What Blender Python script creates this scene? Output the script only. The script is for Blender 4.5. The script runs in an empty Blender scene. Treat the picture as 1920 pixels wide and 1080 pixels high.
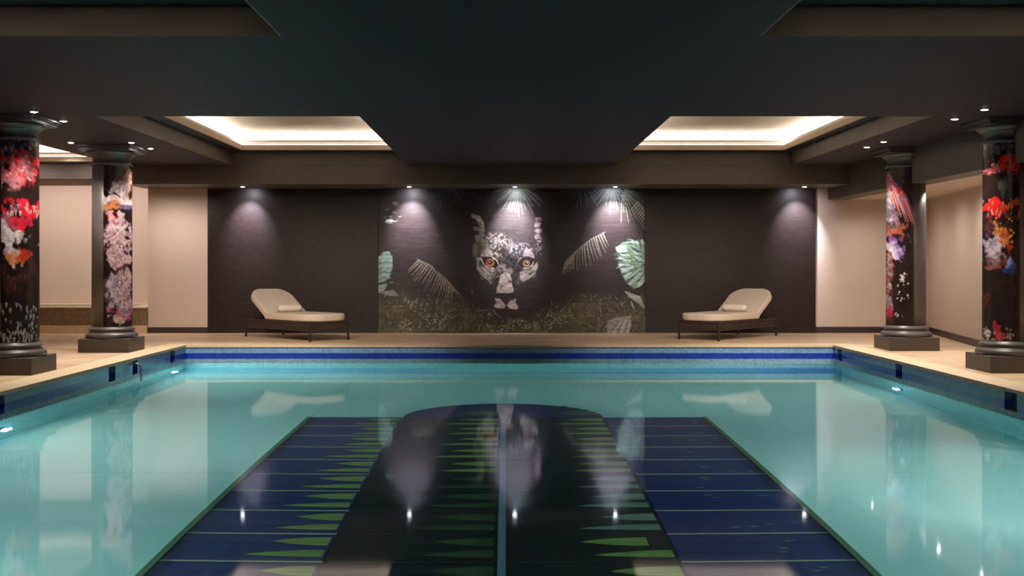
import bpy, bmesh, math, random
import numpy as np
from mathutils import Vector, Matrix
random.seed(7); RNG = np.random.RandomState(11)
PI = math.pi
scene = bpy.context.scene
col = scene.collection

# ------------------------------------------------------------------ helpers
def link(o, parent=None):
    col.objects.link(o)
    if parent is not None: o.parent = parent
    return o

def tag(o, label=None, cat=None, group=None, kind=None):
    if label: o['label'] = label
    if cat: o['category'] = cat
    if group: o['group'] = group
    if kind: o['kind'] = kind
    return o

def thing(name, label, cat, loc=(0, 0, 0), rz=0.0, group=None):
    o = bpy.data.objects.new(name, None)
    o.empty_display_size = 0.2
    col.objects.link(o)
    o.location = loc; o.rotation_euler = (0, 0, rz)
    return tag(o, label, cat, group)

def obj(name, bm, mats, parent=None, smooth=False, bevel=None, autosm=False):
    me = bpy.data.meshes.new(name)
    bm.normal_update()
    bm.to_mesh(me); bm.free()
    if not isinstance(mats, (list, tuple)): mats = [mats]
    for m in mats: me.materials.append(m)
    if smooth:
        for p in me.polygons: p.use_smooth = True
    o = bpy.data.objects.new(name, me)
    link(o, parent)
    if bevel:
        b = o.modifiers.new('bevel', 'BEVEL'); b.width = bevel[0]; b.segments = bevel[1]
        b.limit_method = 'ANGLE'; b.angle_limit = math.radians(40)
    return o

def struct(name, bm, mats, **k):
    o = obj(name, bm, mats, **k); o['kind'] = 'structure'; return o

def box(bm, x0, x1, y0, y1, z0, z1, mi=0, M=None):
    vs = [bm.verts.new(v) for v in ((x0,y0,z0),(x1,y0,z0),(x1,y1,z0),(x0,y1,z0),(x0,y0,z1),(x1,y0,z1),(x1,y1,z1),(x0,y1,z1))]
    if M is not None:
        for v in vs: v.co = M @ v.co
    for f in ((0,3,2,1),(4,5,6,7),(0,1,5,4),(1,2,6,5),(2,3,7,6),(3,0,4,7)):
        fc = bm.faces.new([vs[i] for i in f]); fc.material_index = mi
    return vs

def lathe(bm, prof, n=48, cx=0, cy=0, mi=0, caps=True):
    rings = []
    for r, z in prof:
        rings.append([bm.verts.new((cx + r*math.cos(2*PI*k/n), cy + r*math.sin(2*PI*k/n), z)) for k in range(n)])
    for a, b in zip(rings, rings[1:]):
        for k in range(n):
            f = bm.faces.new((a[k], a[(k+1) % n], b[(k+1) % n], b[k])); f.material_index = mi; f.smooth = True
    if caps:
        f = bm.faces.new(list(reversed(rings[0]))); f.material_index = mi
        f = bm.faces.new(rings[-1]); f.material_index = mi

def tube(bm, pts, r, n=10, mi=0):
    pts = [Vector(p) for p in pts]
    rings = []
    for i, p in enumerate(pts):
        d = (pts[min(i+1, len(pts)-1)] - pts[max(i-1, 0)]).normalized()
        up = Vector((0, 0, 1)) if abs(d.z) < .9 else Vector((1, 0, 0))
        a = d.cross(up).normalized(); b = d.cross(a).normalized()
        rings.append([bm.verts.new(p + a*r*math.cos(2*PI*k/n) + b*r*math.sin(2*PI*k/n)) for k in range(n)])
    for A, B in zip(rings, rings[1:]):
        for k in range(n):
            f = bm.faces.new((A[k], A[(k+1) % n], B[(k+1) % n], B[k])); f.smooth = True; f.material_index = mi
    bm.faces.new(list(reversed(rings[0]))); bm.faces.new(rings[-1])

def prism(bm, pts, z0, z1, mi=0):
    lo = [bm.verts.new((x, y, z0)) for x, y in pts]; hi = [bm.verts.new((x, y, z1)) for x, y in pts]
    n = len(pts)
    fs = [bm.faces.new(list(reversed(lo))), bm.faces.new(hi)]
    for k in range(n): fs.append(bm.faces.new((lo[k], lo[(k+1) % n], hi[(k+1) % n], hi[k])))
    for f in fs: f.material_index = mi

# ------------------------------------------------------------------ materials
def new_mat(name):
    m = bpy.data.materials.new(name); m.use_nodes = True
    nt = m.node_tree
    return m, nt, nt.nodes['Principled BSDF']

def mat(name, c, rough=.5, metal=0.0, spec=.5, noise=0.0, nscale=8.0, bump=0.0):
    m, nt, b = new_mat(name)
    b.inputs['Base Color'].default_value = (*c, 1); b.inputs['Roughness'].default_value = rough
    b.inputs['Metallic'].default_value = metal; b.inputs['Specular IOR Level'].default_value = spec
    if noise or bump:
        tc = nt.nodes.new('ShaderNodeTexCoord'); n = nt.nodes.new('ShaderNodeTexNoise')
        n.inputs['Scale'].default_value = nscale; n.inputs['Detail'].default_value = 5
        nt.links.new(tc.outputs['Object'], n.inputs['Vector'])
        if noise:
            mx = nt.nodes.new('ShaderNodeMix'); mx.data_type = 'RGBA'
            mx.inputs[6].default_value = (*[v*(1-noise) for v in c], 1)
            mx.inputs[7].default_value = (*[min(1, v*(1+noise)) for v in c], 1)
            nt.links.new(n.outputs['Fac'], mx.inputs[0]); nt.links.new(mx.outputs[2], b.inputs['Base Color'])
        if bump:
            bp = nt.nodes.new('ShaderNodeBump'); bp.inputs['Strength'].default_value = bump; bp.inputs['Distance'].default_value = .005
            nt.links.new(n.outputs['Fac'], bp.inputs['Height']); nt.links.new(bp.outputs['Normal'], b.inputs['Normal'])
    return m

def emat(name, c, s):
    m, nt, b = new_mat(name)
    b.inputs['Base Color'].default_value = (*c, 1)
    b.inputs['Emission Color'].default_value = (*c, 1); b.inputs['Emission Strength'].default_value = s
    return m

M_CEIL = mat('ceiling_paint', (.060, .050, .066), .6, spec=.05)
M_FASCIA = mat('beam_paint', (.105, .085, .075), .5, spec=.4)
M_LEDGE = mat('ledge_paint', (.012, .012, .015), .6)
M_TRAY = mat('tray_white', (.80, .76, .70), .6)
M_CORN = mat('cornice_white', (.62, .56, .55), .5)
M_RIM = mat('rim_beige', (.55, .44, .33), .5)
M_CREAM = mat('cream_plaster', (.61, .505, .435), .7, noise=.04, nscale=1.5)
M_BASEB = mat('dark_baseboard', (.035, .022, .02), .4)
M_COL = mat('column_grey', (.085, .075, .08), .38, spec=.6)
M_PLINTH = mat('plinth_grey', (.075, .062, .060), .5)
M_STEEL = mat('steel', (.6, .62, .65), .25, metal=1)
M_LAMP = emat('lamp_lens', (1, .97, .92), 40)
M_LED = emat('led_strip', (1, .86, .70), 45)
M_PLAMP = emat('pool_lamp_lens', (.75, .9, 1), 30)
M_RATTAN = mat('dark_rattan', (.050, .032, .028), .4, noise=.4, nscale=60)
M_LEG = mat('dark_leg', (.026, .020, .019), .35)
M_CUSH = mat('cushion_fabric', (.62, .53, .45), .85, noise=.05, nscale=40, bump=.15)
M_PILLOW = mat('pillow_fabric', (.78, .70, .60), .85, noise=.04, nscale=30)

def tile_wall_mat(name, c, rough, uscale=1.0):
    """fine horizontal mosaic: thin staggered tiles with small tone changes"""
    m, nt, b = new_mat(name)
    N = nt.nodes; L = nt.links
    tc = N.new('ShaderNodeTexCoord'); sp = N.new('ShaderNodeSeparateXYZ'); cb = N.new('ShaderNodeCombineXYZ')
    L.new(tc.outputs['Object'], sp.inputs[0])
    L.new(sp.outputs['X'], cb.inputs['X']); L.new(sp.outputs['Z'], cb.inputs['Y'])
    br = N.new('ShaderNodeTexBrick'); br.inputs['Scale'].default_value = 12*uscale
    br.inputs['Brick Width'].default_value = .9; br.inputs['Row Height'].default_value = .22
    br.inputs['Mortar Size'].default_value = .012; br.inputs['Bias'].default_value = -.1
    br.inputs['Color1'].default_value = (*[v*.75 for v in c], 1); br.inputs['Color2'].default_value = (*[v*1.25 for v in c], 1)
    br.inputs['Mortar'].default_value = (*[v*.5 for v in c], 1)
    L.new(cb.outputs[0], br.inputs['Vector'])
    L.new(br.outputs['Color'], b.inputs['Base Color'])
    b.inputs['Roughness'].default_value = rough; b.inputs['Specular IOR Level'].default_value = .30
    bp = N.new('ShaderNodeBump'); bp.inputs['Strength'].default_value = .6; bp.inputs['Distance'].default_value = .008
    L.new(br.outputs['Color'], bp.inputs['Height']); L.new(bp.outputs['Normal'], b.inputs['Normal'])
    return m
M_DARKWALL = tile_wall_mat('dark_mosaic', (.0175, .0098, .0088), .42)

def mural_mat(name, rough, scale_var=.25):
    m, nt, b = new_mat(name)
    N = nt.nodes; L = nt.links
    at = N.new('ShaderNodeAttribute'); at.attribute_name = 'art'
    tc = N.new('ShaderNodeTexCoord'); sp = N.new('ShaderNodeSeparateXYZ'); cb = N.new('ShaderNodeCombineXYZ')
    L.new(tc.outputs['Object'], sp.inputs[0])
    L.new(sp.outputs['X'], cb.inputs['X']); L.new(sp.outputs['Z'], cb.inputs['Y'])
    br = N.new('ShaderNodeTexBrick'); br.inputs['Scale'].default_value = 12
    br.inputs['Brick Width'].default_value = .9; br.inputs['Row Height'].default_value = .22
    br.inputs['Mortar Size'].default_value = .012
    br.inputs['Color1'].default_value = (.8, .8, .8, 1); br.inputs['Color2'].default_value = (1.2, 1.2, 1.2, 1); br.inputs['Mortar'].default_value = (.6, .6, .6, 1)
    L.new(cb.outputs[0], br.inputs['Vector'])
    mx = N.new('ShaderNodeMix'); mx.data_type = 'RGBA'; mx.blend_type = 'MULTIPLY'; mx.inputs[0].default_value = 1
    L.new(at.outputs['Color'], mx.inputs[6]); L.new(br.outputs['Color'], mx.inputs[7])
    L.new(mx.outputs[2], b.inputs['Base Color']); b.inputs['Roughness'].default_value = rough; b.inputs['Specular IOR Level'].default_value = .30
    bp = N.new('ShaderNodeBump'); bp.inputs['Strength'].default_value = .6; bp.inputs['Distance'].default_value = .008
    L.new(br.outputs['Color'], bp.inputs['Height']); L.new(bp.outputs['Normal'], b.inputs['Normal'])
    return m
M_MURAL = mural_mat('mural_mosaic', .42)

def art_mat():
    m, nt, b = new_mat('painted_wrap')
    at = nt.nodes.new('ShaderNodeAttribute'); at.attribute_name = 'art'
    nt.links.new(at.outputs['Color'], b.inputs['Base Color'])
    b.inputs['Roughness'].default_value = .22
    return m
M_ART = art_mat()

def stone_mat(name, c1, c2):
    m, nt, b = new_mat(name)
    N = nt.nodes; L = nt.links
    tc = N.new('ShaderNodeTexCoord'); mp = N.new('ShaderNodeMapping'); mp.inputs['Scale'].default_value = (.45, 1.4, 1)
    L.new(tc.outputs['Object'], mp.inputs['Vector'])
    n = N.new('ShaderNodeTexNoise'); n.inputs['Scale'].default_value = 1.6; n.inputs['Detail'].default_value = 6; n.inputs['Roughness'].default_value = .6
    L.new(mp.outputs[0], n.inputs['Vector'])
    cr = N.new('ShaderNodeValToRGB'); cr.color_ramp.elements[0].position = .35; cr.color_ramp.elements[1].position = .65
    cr.color_ramp.elements[0].color = (*c1, 1); cr.color_ramp.elements[1].color = (*c2, 1)
    L.new(n.outputs['Fac'], cr.inputs[0])
    br = N.new('ShaderNodeTexBrick'); br.inputs['Scale'].default_value = 1; br.inputs['Brick Width'].default_value = .6; br.inputs['Row Height'].default_value = .6
    br.offset = 0; br.inputs['Mortar Size'].default_value = .003
    br.inputs['Color1'].default_value = (1, 1, 1, 1); br.inputs['Color2'].default_value = (.93, .93, .93, 1); br.inputs['Mortar'].default_value = (.78, .76, .74, 1)
    L.new(tc.outputs['Object'], br.inputs['Vector'])
    mx = N.new('ShaderNodeMix'); mx.data_type = 'RGBA'; mx.blend_type = 'MULTIPLY'; mx.inputs[0].default_value = 1
    L.new(cr.outputs[0], mx.inputs[6]); L.new(br.outputs['Color'], mx.inputs[7])
    L.new(mx.outputs[2], b.inputs['Base Color']); b.inputs['Roughness'].default_value = .42
    return m
M_STONE = stone_mat('travertine', (.58, .40, .25), (.74, .58, .42))
M_COPING = mat('coping_stone', (.74, .62, .44), .5, noise=.08, nscale=5)

def mosaic_mat(name, bands, rough=.2, var=.18, scale=1.0):
    """square pool mosaic; colour picked by height bands [(z_from, colour), ...] ascending in z"""
    m, nt, b = new_mat(name)
    N = nt.nodes; L = nt.links
    g = N.new('ShaderNodeNewGeometry'); sp = N.new('ShaderNodeSeparateXYZ'); L.new(g.outputs['Position'], sp.inputs[0])
    mr = N.new('ShaderNodeMapRange'); mr.inputs['From Min'].default_value = -2; mr.inputs['From Max'].default_value = .1
    L.new(sp.outputs['Z'], mr.inputs['Value'])
    cr = N.new('ShaderNodeValToRGB'); cr.color_ramp.interpolation = 'CONSTANT'
    els = cr.color_ramp.elements
    while len(els) > 1: els.remove(els[-1])
    for i, (z, c) in enumerate(bands):
        p = (z+2)/2.1
        e = els[0] if i == 0 else els.new(p)
        e.position = p if i else 0; e.color = (*c, 1)
    L.new(mr.outputs[0], cr.inputs[0])
    # tile grid from world position along wall and up
    ad = N.new('ShaderNodeMath'); ad.operation = 'ADD'; L.new(sp.outputs['X'], ad.inputs[0]); L.new(sp.outputs['Y'], ad.inputs[1])
    cb = N.new('ShaderNodeCombineXYZ'); L.new(ad.outputs[0], cb.inputs['X']); L.new(sp.outputs['Z'], cb.inputs['Y'])
    sc = N.new('ShaderNodeVectorMath'); sc.operation = 'SCALE'; sc.inputs['Scale'].default_value = 38*scale; L.new(cb.outputs[0], sc.inputs[0])
    fl = N.new('ShaderNodeVectorMath'); fl.operation = 'FLOOR'; L.new(sc.outputs[0], fl.inputs[0])
    wn = N.new('ShaderNodeTexWhiteNoise'); wn.noise_dimensions = '2D'; L.new(fl.outputs[0], wn.inputs['Vector'])
    m2 = N.new('ShaderNodeMapRange'); m2.inputs['To Min'].default_value = 1-var; m2.inputs['To Max'].default_value = 1+var
    L.new(wn.outputs['Value'], m2.inputs['Value'])
    mx = N.new('ShaderNodeVectorMath'); mx.operation = 'SCALE'; L.new(cr.outputs[0], mx.inputs[0]); L.new(m2.outputs[0], mx.inputs['Scale'])
    L.new(mx.outputs[0], b.inputs['Base Color']); b.inputs['Roughness'].default_value = rough
    return m
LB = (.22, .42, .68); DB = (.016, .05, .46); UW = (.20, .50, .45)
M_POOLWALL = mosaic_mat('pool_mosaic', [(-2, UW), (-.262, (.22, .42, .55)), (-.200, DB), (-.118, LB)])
M_SLOT = mosaic_mat('slot_mosaic', [(-2, (.02, .06, .10))])

def pool_floor_mat():
    m, nt, b = new_mat('pool_floor')
    N = nt.nodes; L = nt.links
    b.inputs['Base Color'].default_value = (.46, .76, .66, 1); b.inputs['Roughness'].default_value = .5
    return m
M_PFLOOR = pool_floor_mat()
M_SEAM = mat('floor_seam', (.36, .62, .54), .6)
M_NAVY = mat('navy_glass', (.007, .020, .095), .35)
M_BLACKG = mat('black_green_glass', (.004, .010, .008), .35)
M_LEAF = mat('leaf_green', (.17, .26, .05), .5, noise=.2, nscale=3)
M_LEAFD = mat('leaf_deep_green', (.018, .055, .008), .5, noise=.3, nscale=3)
M_LEAFG = mat('leaf_grey_green', (.12, .2, .14), .5)
M_JOINT = mat('joint_light', (.30, .36, .20), .5)
M_JOINTD = mat('joint_dark', (.01, .02, .02), .5)
M_CBAR = mat('centre_bar', (.10, .17, .20), .5)
M_PEDGE = mat('platform_edge', (.05, .13, .045), .5)

def water_mat():
    m = bpy.data.materials.new('pool_water'); m.use_nodes = True
    nt = m.node_tree; N = nt.nodes; L = nt.links
    N.remove(N['Principled BSDF']); out = N['Material Output']
    fr = N.new('ShaderNodeFresnel'); fr.inputs['IOR'].default_value = 1.333
    rf = N.new('ShaderNodeBsdfRefraction'); rf.inputs['IOR'].default_value = 1.333; rf.inputs['Roughness'].default_value = 0.0
    rf.inputs['Color'].default_value = (.84, 1, .97, 1)
    gl = N.new('ShaderNodeBsdfGlossy'); gl.inputs['Roughness'].default_value = 0.045; gl.inputs['Color'].default_value = (.76, .84, 1, 1)
    tc = N.new('ShaderNodeTexCoord'); mp = N.new('ShaderNodeMapping'); mp.inputs['Scale'].default_value = (.7, .7, 1)
    n = N.new('ShaderNodeTexNoise'); n.inputs['Scale'].default_value = 1.4; n.inputs['Detail'].default_value = 1
    L.new(tc.outputs['Object'], mp.inputs[0]); L.new(mp.outputs[0], n.inputs['Vector'])
    bp = N.new('ShaderNodeBump'); bp.inputs['Strength'].default_value = .05; bp.inputs['Distance'].default_value = .01
    L.new(n.outputs['Fac'], bp.inputs['Height'])
    L.new(bp.outputs[0], gl.inputs['Normal'])
    mx = N.new('ShaderNodeMixShader'); L.new(fr.outputs[0], mx.inputs[0]); L.new(rf.outputs[0], mx.inputs[1]); L.new(gl.outputs[0], mx.inputs[2])
    L.new(mx.outputs[0], out.inputs['Surface'])
    return m
M_WATER = water_mat()

# ------------------------------------------------------------------ painter (procedural art, computed here)
def vnoise(H, W, sy, sx, seed):
    r = np.random.RandomState(seed)
    g = r.rand(int(sy)+3, int(sx)+3)
    y = np.linspace(0, sy, H)[:, None]; x = np.linspace(0, sx, W)[None, :]
    yi = np.floor(y).astype(int); xi = np.floor(x).astype(int)
    fy = y-yi; fx = x-xi; fy = fy*fy*(3-2*fy); fx = fx*fx*(3-2*fx)
    return (g[yi, xi]*(1-fy)*(1-fx) + g[yi+1, xi]*fy*(1-fx) + g[yi, xi+1]*(1-fy)*fx + g[yi+1, xi+1]*fy*fx)
def fbm(H, W, sy, sx, seed, o=4):
    a = np.zeros((H, W)); t = 0
    for k in range(o):
        a += vnoise(H, W, sy*2**k, sx*2**k, seed+k)*.55**k; t += .55**k
    return a/t

class Canvas:
    def __init__(s, W, H, base):
        s.W, s.H = W, H
        s.c = np.ones((H, W, 3))*np.array(base)
        s.Y, s.X = np.mgrid[0:H, 0:W].astype(float)
    def mix(s, a, colr, sl=None):
        sl = sl or (slice(None), slice(None))
        a = np.clip(a, 0, 1)[..., None]
        s.c[sl] = s.c[sl]*(1-a) + np.asarray(colr)*a
    def win(s, x0, x1, y0, y1, p=3):
        return (slice(max(0, int(y0-p)), max(1, min(s.H, int(y1+p)+1))), slice(max(0, int(x0-p)), max(1, min(s.W, int(x1+p)+1))))
    def stroke(s, pts, w0, w1, colr, al=1.0):
        n = len(pts)-1
        for i in range(n):
            (xa, ya), (xb, yb) = pts[i], pts[i+1]
            wa = w0+(w1-w0)*i/n; wb = w0+(w1-w0)*(i+1)/n; W = max(wa, wb)+2
            sl = s.win(min(xa, xb), max(xa, xb), min(ya, yb), max(ya, yb), W)
            X, Y = s.X[sl], s.Y[sl]
            if X.size == 0: continue
            dx, dy = xb-xa, yb-ya; L2 = dx*dx+dy*dy+1e-9
            t = np.clip(((X-xa)*dx+(Y-ya)*dy)/L2, 0, 1)
            d = np.hypot(X-xa-t*dx, Y-ya-t*dy)
            s.mix(np.clip((wa+(wb-wa)*t)/2+.5-d, 0, 1)*al, colr, sl)
    def poly(s, pts, colr, al=1.0, tex=None, soft=1.2):
        xs = [p[0] for p in pts]; ys = [p[1] for p in pts]
        sl = s.win(min(xs), max(xs), min(ys), max(ys), 3)
        X, Y = s.X[sl], s.Y[sl]
        if X.size == 0: return
        ins = np.zeros(X.shape, bool); dm = np.full(X.shape, 1e9); n = len(pts)
        for i in range(n):
            (xa, ya), (xb, yb) = pts[i], pts[(i+1) % n]
            c = ((ya > Y) != (yb > Y)) & (X < (xb-xa)*(Y-ya)/((yb-ya) or 1e-9)+xa); ins ^= c
            dx, dy = xb-xa, yb-ya; t = np.clip(((X-xa)*dx+(Y-ya)*dy)/(dx*dx+dy*dy+1e-9), 0, 1)
            dm = np.minimum(dm, np.hypot(X-xa-t*dx, Y-ya-t*dy))
        sd = np.where(ins, dm, -dm)
        a = np.clip(sd/soft+.5, 0, 1)*al
        if tex is not None: a = a*tex[sl]
        s.mix(a, colr, sl)
    def ell(s, cx, cy, rx, ry, colr, al=1.0, soft=.3, tex=None):
        sl = s.win(cx-rx*1.3, cx+rx*1.3, cy-ry*1.3, cy+ry*1.3, 2)
        X, Y = s.X[sl], s.Y[sl]
        if X.size == 0: return
        r = np.hypot((X-cx)/rx, (Y-cy)/ry)
        a = np.clip((1-r)/soft+.5, 0, 1)*al
        if tex is not None: a = a*tex[sl]
        s.mix(a, colr, sl)

def paint_mural():
    W, H = 500, 275
    S = 1.0
    C = Canvas(W, H, (.0195, .0122, .0115))
    r = random.Random(3)
    A = lambda x, y: (x/3.692-9, y/3.692-9)          # left and right halves traced on one sheet
    B = lambda x, y: (151+x/4.909, 31+y/4.909)       # the face on a larger sheet
    st = fbm(H, W, 90, 6, 5, 3)
    C.c *= (0.75+.5*st)[..., None]
    g1 = fbm(H, W, 14, 24, 40, 4); g2 = fbm(H, W, 60, 90, 50, 3)
    # olive undergrowth along the bottom, higher at both sides
    yy = C.Y; xx = C.X
    edge = 200+45*np.exp(-((xx-250)/70)**2)-6*np.sin(xx/19)
    a = np.clip((yy-edge)/26, 0, 1)
    C.mix(a*(.35+.65*g1), (.060, .052, .028)); C.mix(a*np.clip((g2-.55)*5, 0, 1)*.7, (.13, .12, .075))
    C.mix(np.clip((yy-170)/60, 0, 1)*np.clip(1-abs(xx-35)/55, 0, 1)*g1, (.085, .085, .045))
    C.mix(np.clip((yy-195)/50, 0, 1)*np.clip(1-abs(xx-400)/80, 0, 1)*g1, (.085, .080, .040))
    for i in range(620):
        x = r.uniform(0, W); y = 205+42*math.exp(-((x-250)/75)**2)+r.uniform(0, 75)
        if r.random() < .35 and x < 150: y -= r.uniform(0, 18)
        an = r.uniform(-2.6, -.5); l = r.uniform(3, 11)
        k = r.random()
        cc = (.11, .10, .055) if k < .5 else ((.19, .16, .12) if k < .8 else (.05, .045, .03))
        if k > .94: cc = (.36, .34, .28)
        C.stroke([(x, y), (x+l*math.cos(an), y+l*math.sin(an))], r.uniform(.8, 1.8), .4, cc, .75)
    for (cx, cy, n) in ((225, 990, 26), (415, 975, 26), (440, 925, 14), (1290, 940, 22), (1240, 990, 10), (270, 850, 16), (900, 1010, 16), (1060, 990, 12)):
        for i in range(n):
            x, y = A(cx+r.gauss(0, 45), cy+r.gauss(0, 22)); an = r.uniform(0, PI)
            C.stroke([(x, y), (x+4*math.cos(an), y-4*math.sin(an))], 1.2, .5, (.42, .40, .34), .7)
    # hanging fronds along the top
    def fan(cx, cy, n, a0, a1, l0, l1, colr, w=3.0, al=.8):
        for i in range(n):
            t = i/(n-1); an = a0+(a1-a0)*t+r.uniform(-.05, .05); l = r.uniform(l0, l1)
            x, y = A(cx, cy); l /= 3.692
            p = [(x+l*u*math.cos(an), y+l*u*math.sin(an)+ (u*u)*3) for u in (.12, .4, .7, 1)]
            C.stroke(p, w, .8, colr, al)
    fan(545, 5, 15, .25, PI-.25, 120, 185, (.075, .09, .15), 3.4)
    fan(1440, 5, 15, .2, PI-.2, 110, 180, (.075, .09, .14), 3.4)
    fan(1000, 20, 17, .3, PI-.3, 140, 235, (.085, .11, .085), 2.6)
    fan(985, 60, 9, .7, PI-.9, 100, 190, (.11, .14, .10), 1.8, .6)
    fan(1650, 10, 16, .25, PI-.2, 130, 225, (.10, .13, .10), 3.0)
    fan(1720, 60, 12, .1, 1.6, 120, 260, (.11, .135, .10), 2.0)
    for i in range(9):
        x0 = 1800+i*11; C.stroke([A(x0+30, 140+i*14), A(x0-25, 200+i*16)], 2.2, .8, (.30, .30, .22), .8)
    for i in range(16):
        x, y = r.uniform(70, 190), r.uniform(110, 300); C.stroke([A(x, y), A(x+r.uniform(10, 34), y+r.uniform(-18, 18))], 1.6, .5, (.17, .19, .13), .7)
    for i in range(10):
        x, y = r.uniform(85, 150), r.uniform(262, 285); C.stroke([A(x, y), A(x+24, y+r.uniform(-8, 12))], 1.8, .5, (.36, .40, .32), .8)
    # two palm fronds leaning to the middle
    def frond(rib, n, l, da, colr, side=1):
        P = []
        for i in range(n+1):
            t = i/n*(len(rib)-1); k = min(int(t), len(rib)-2); f = t-k
            P.append((rib[k][0]*(1-f)+rib[k+1][0]*f, rib[k][1]*(1-f)+rib[k+1][1]*f))
        C.stroke([A(*p) for p in P], 1.2, 1.6, tuple(v*.7 for v in colr), .8)
        for i in range(1, n):
            x, y = P[i]; ll = l*(.65+.5*math.sin(PI*i/n))*r.uniform(.85, 1.15); an = da+r.uniform(-.08, .08)-(i/n-.5)*1.0*side
            q = [(x+ll*u*math.cos(an)+side*-14*u*u, y+ll*u*math.sin(an)+16*u*u) for u in (0, .33, .66, 1)]
            C.stroke([A(*p) for p in q], 2.6, .4, colr, r.uniform(.5, .95))
    frond([(300, 535), (400, 580), (480, 680), (560, 760)], 19, 112, 2.0, (.22, .185, .14))
    frond([(440, 620), (510, 680), (570, 760)], 12, 90, .95, (.20, .17, .13))
    frond([(1600, 350), (1500, 400), (1400, 480), (1320, 560)], 19, 112, 1.6, (.21, .19, .15), -1)
    frond([(1390, 500), (1330, 580)], 8, 80, 2.0, (.24, .22, .19), -1)
    for i in range(26):
        x, y = r.uniform(470, 590), 480+i*11; C.stroke([A(x-50, y), A(x+20, y-6)], .9, .5, (.085, .07, .055), .5)
    # big pale leaves at both edges
    mint = (.22, .32, .26); dk = (.035, .055, .045)
    C.poly([A(*p) for p in ((34, 520), (70, 485), (110, 482), (132, 520), (134, 590), (110, 660), (80, 690), (34, 700))], mint, .9, .55+.6*g1)
    for y in (505, 560, 600, 632, 668): C.stroke([A(34, y+10), A(80, y-8), A(134, y+4)], 1.8, 1.2, dk, .9)
    C.poly([A(*p) for p in ((34, 712), (100, 700), (80, 750), (34, 770))], mint, .8, .6+.5*g1)
    C.poly([A(*p) for p in ((34, 765), (140, 745), (178, 790), (110, 790))], (.30, .30, .26), .6, .4+.6*g1)
    C.poly([A(*p) for p in ((1672, 460), (1720, 420), (1790, 410), (1860, 398), (1876, 440), (1876, 690), (1830, 730), (1795, 738), (1740, 690), (1700, 600), (1690, 520))], (.13, .20, .12), .95, .5+.7*g1)
    for p in (((1672, 450), (1740, 440), (1760, 480), (1690, 500)), ((1800, 415), (1860, 400), (1876, 430), (1830, 440)), ((1690, 570), (1760, 560), (1800, 600), (1710, 610)),
              ((1710, 610), (1800, 600), (1740, 680)), ((1740, 690), (1830, 600), (1874, 600), (1800, 740)), ((1800, 735), (1874, 640), (1874, 690), (1840, 728)), ((1790, 500), (1876, 540), (1870, 570), (1800, 520))):
        C.poly([A(*q) for q in p], (.27, .35, .29), .9, .6+.6*g1)
    for l in (((1690, 560), (1876, 580)), ((1740, 690), (1876, 600)), ((1700, 510), (1850, 560)), ((1760, 430), (1870, 545)), ((1790, 735), (1870, 640)), ((1770, 610), (1830, 600))):
        C.stroke([A(*p) for p in l], 1.6, 1.0, dk, .85)
    for (x0, y0, x1, y1, w_) in ((1672, 500, 1770, 490, 6), (1690, 545, 1800, 530, 5), (1700, 590, 1790, 585, 5), (1720, 640, 1800, 610, 6), (1755, 690, 1840, 620, 6), (1780, 720, 1850, 660, 4), (1800, 470, 1874, 500, 6), (1760, 405, 1800, 470, 7), (1860, 560, 1800, 530, 4), (1835, 400, 1850, 470, 5)):
        C.stroke([A(x0, y0), A(x1, y1)], w_, 1.0, (.030, .045, .035), .9)
    for i in range(90):
        x, y = r.uniform(1680, 1870), r.uniform(405, 725)
        if (x-1680) < (y-560)*.9: continue
        an = r.uniform(.2, 1.0) if y > 560 else r.uniform(-.7, .1); l = r.uniform(14, 46)
        C.stroke([A(x, y), A(x-l*math.cos(an), y+l*math.sin(an))], r.uniform(1, 2.2), .4, dk if i % 2 else (.48, .56, .48), .6)
    for i in range(26):
        x, y = r.uniform(40, 125), r.uniform(490, 770); C.stroke([A(x, y), A(x+r.uniform(8, 26), y+r.uniform(-12, 4))], r.uniform(1, 2), .4, dk if i % 2 else (.46, .54, .48), .6)
    for i in range(12):
        x = 1740+i*9; C.stroke([A(x, 760+i*3), A(x+36, 800+i*7)], 2.4, .8, (.36, .37, .31), .75)
    C.stroke([A(1780, 830), A(1800, 880)], 3, 1, (.36, .38, .32), .8)
    C.poly([A(*p) for p in ((1615, 960), (1680, 935), (1775, 925), (1782, 1000), (1760, 1040), (1730, 1049), (1615, 1049))], (.26, .25, .25), .9, .4+.8*g1)
    for i in range(6): C.stroke([A(1630+i*26, 1046), A(1700+i*14, 955)], 1.6, .8, (.5, .5, .46) if i % 2 else dk, .8)
    C.stroke([A(1876, 935), A(1876, 1049)], 1.5, 1.5, (.4, .4, .36), .7)
    # --- big cat face emerging from the dark
    sp = np.clip((fbm(H, W, 80, 130, 90, 2)-.46)*7, 0, 1); mt = .55+.6*fbm(H, W, 55, 80, 95, 3)
    fur = (.36, .30, .255); furd = (.20, .17, .145)
    C.ell(*B(430, 560), 62, 78, (.050, .042, .040), .7, .9)
    for k, pts in enumerate((((130, 120), (185, 140), (215, 190), (222, 250), (200, 310), (175, 345)), ((150, 235), (200, 245)), ((165, 310), (200, 330)))):
        C.stroke([B(*p) for p in pts], 7.5, 6, furd if k else (.29, .24, .20), .85)
    C.poly([B(*p) for p in ((140, 125), (180, 118), (222, 200), (232, 300), (190, 352), (150, 345), (160, 300), (205, 240), (165, 170))], (.25, .21, .18), .8, mt)
    for i in range(26):
        q = r.uniform(0, 1); x = 165+60*math.sin(q*2.4); y = 120+230*q; C.stroke([B(x-12+r.uniform(-12, 12), y), B(x+r.uniform(-6, 14), y+r.uniform(4, 18))], 2.0, .8, (.02, .015, .013) if i % 2 else (.42, .36, .30), .7)
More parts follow.
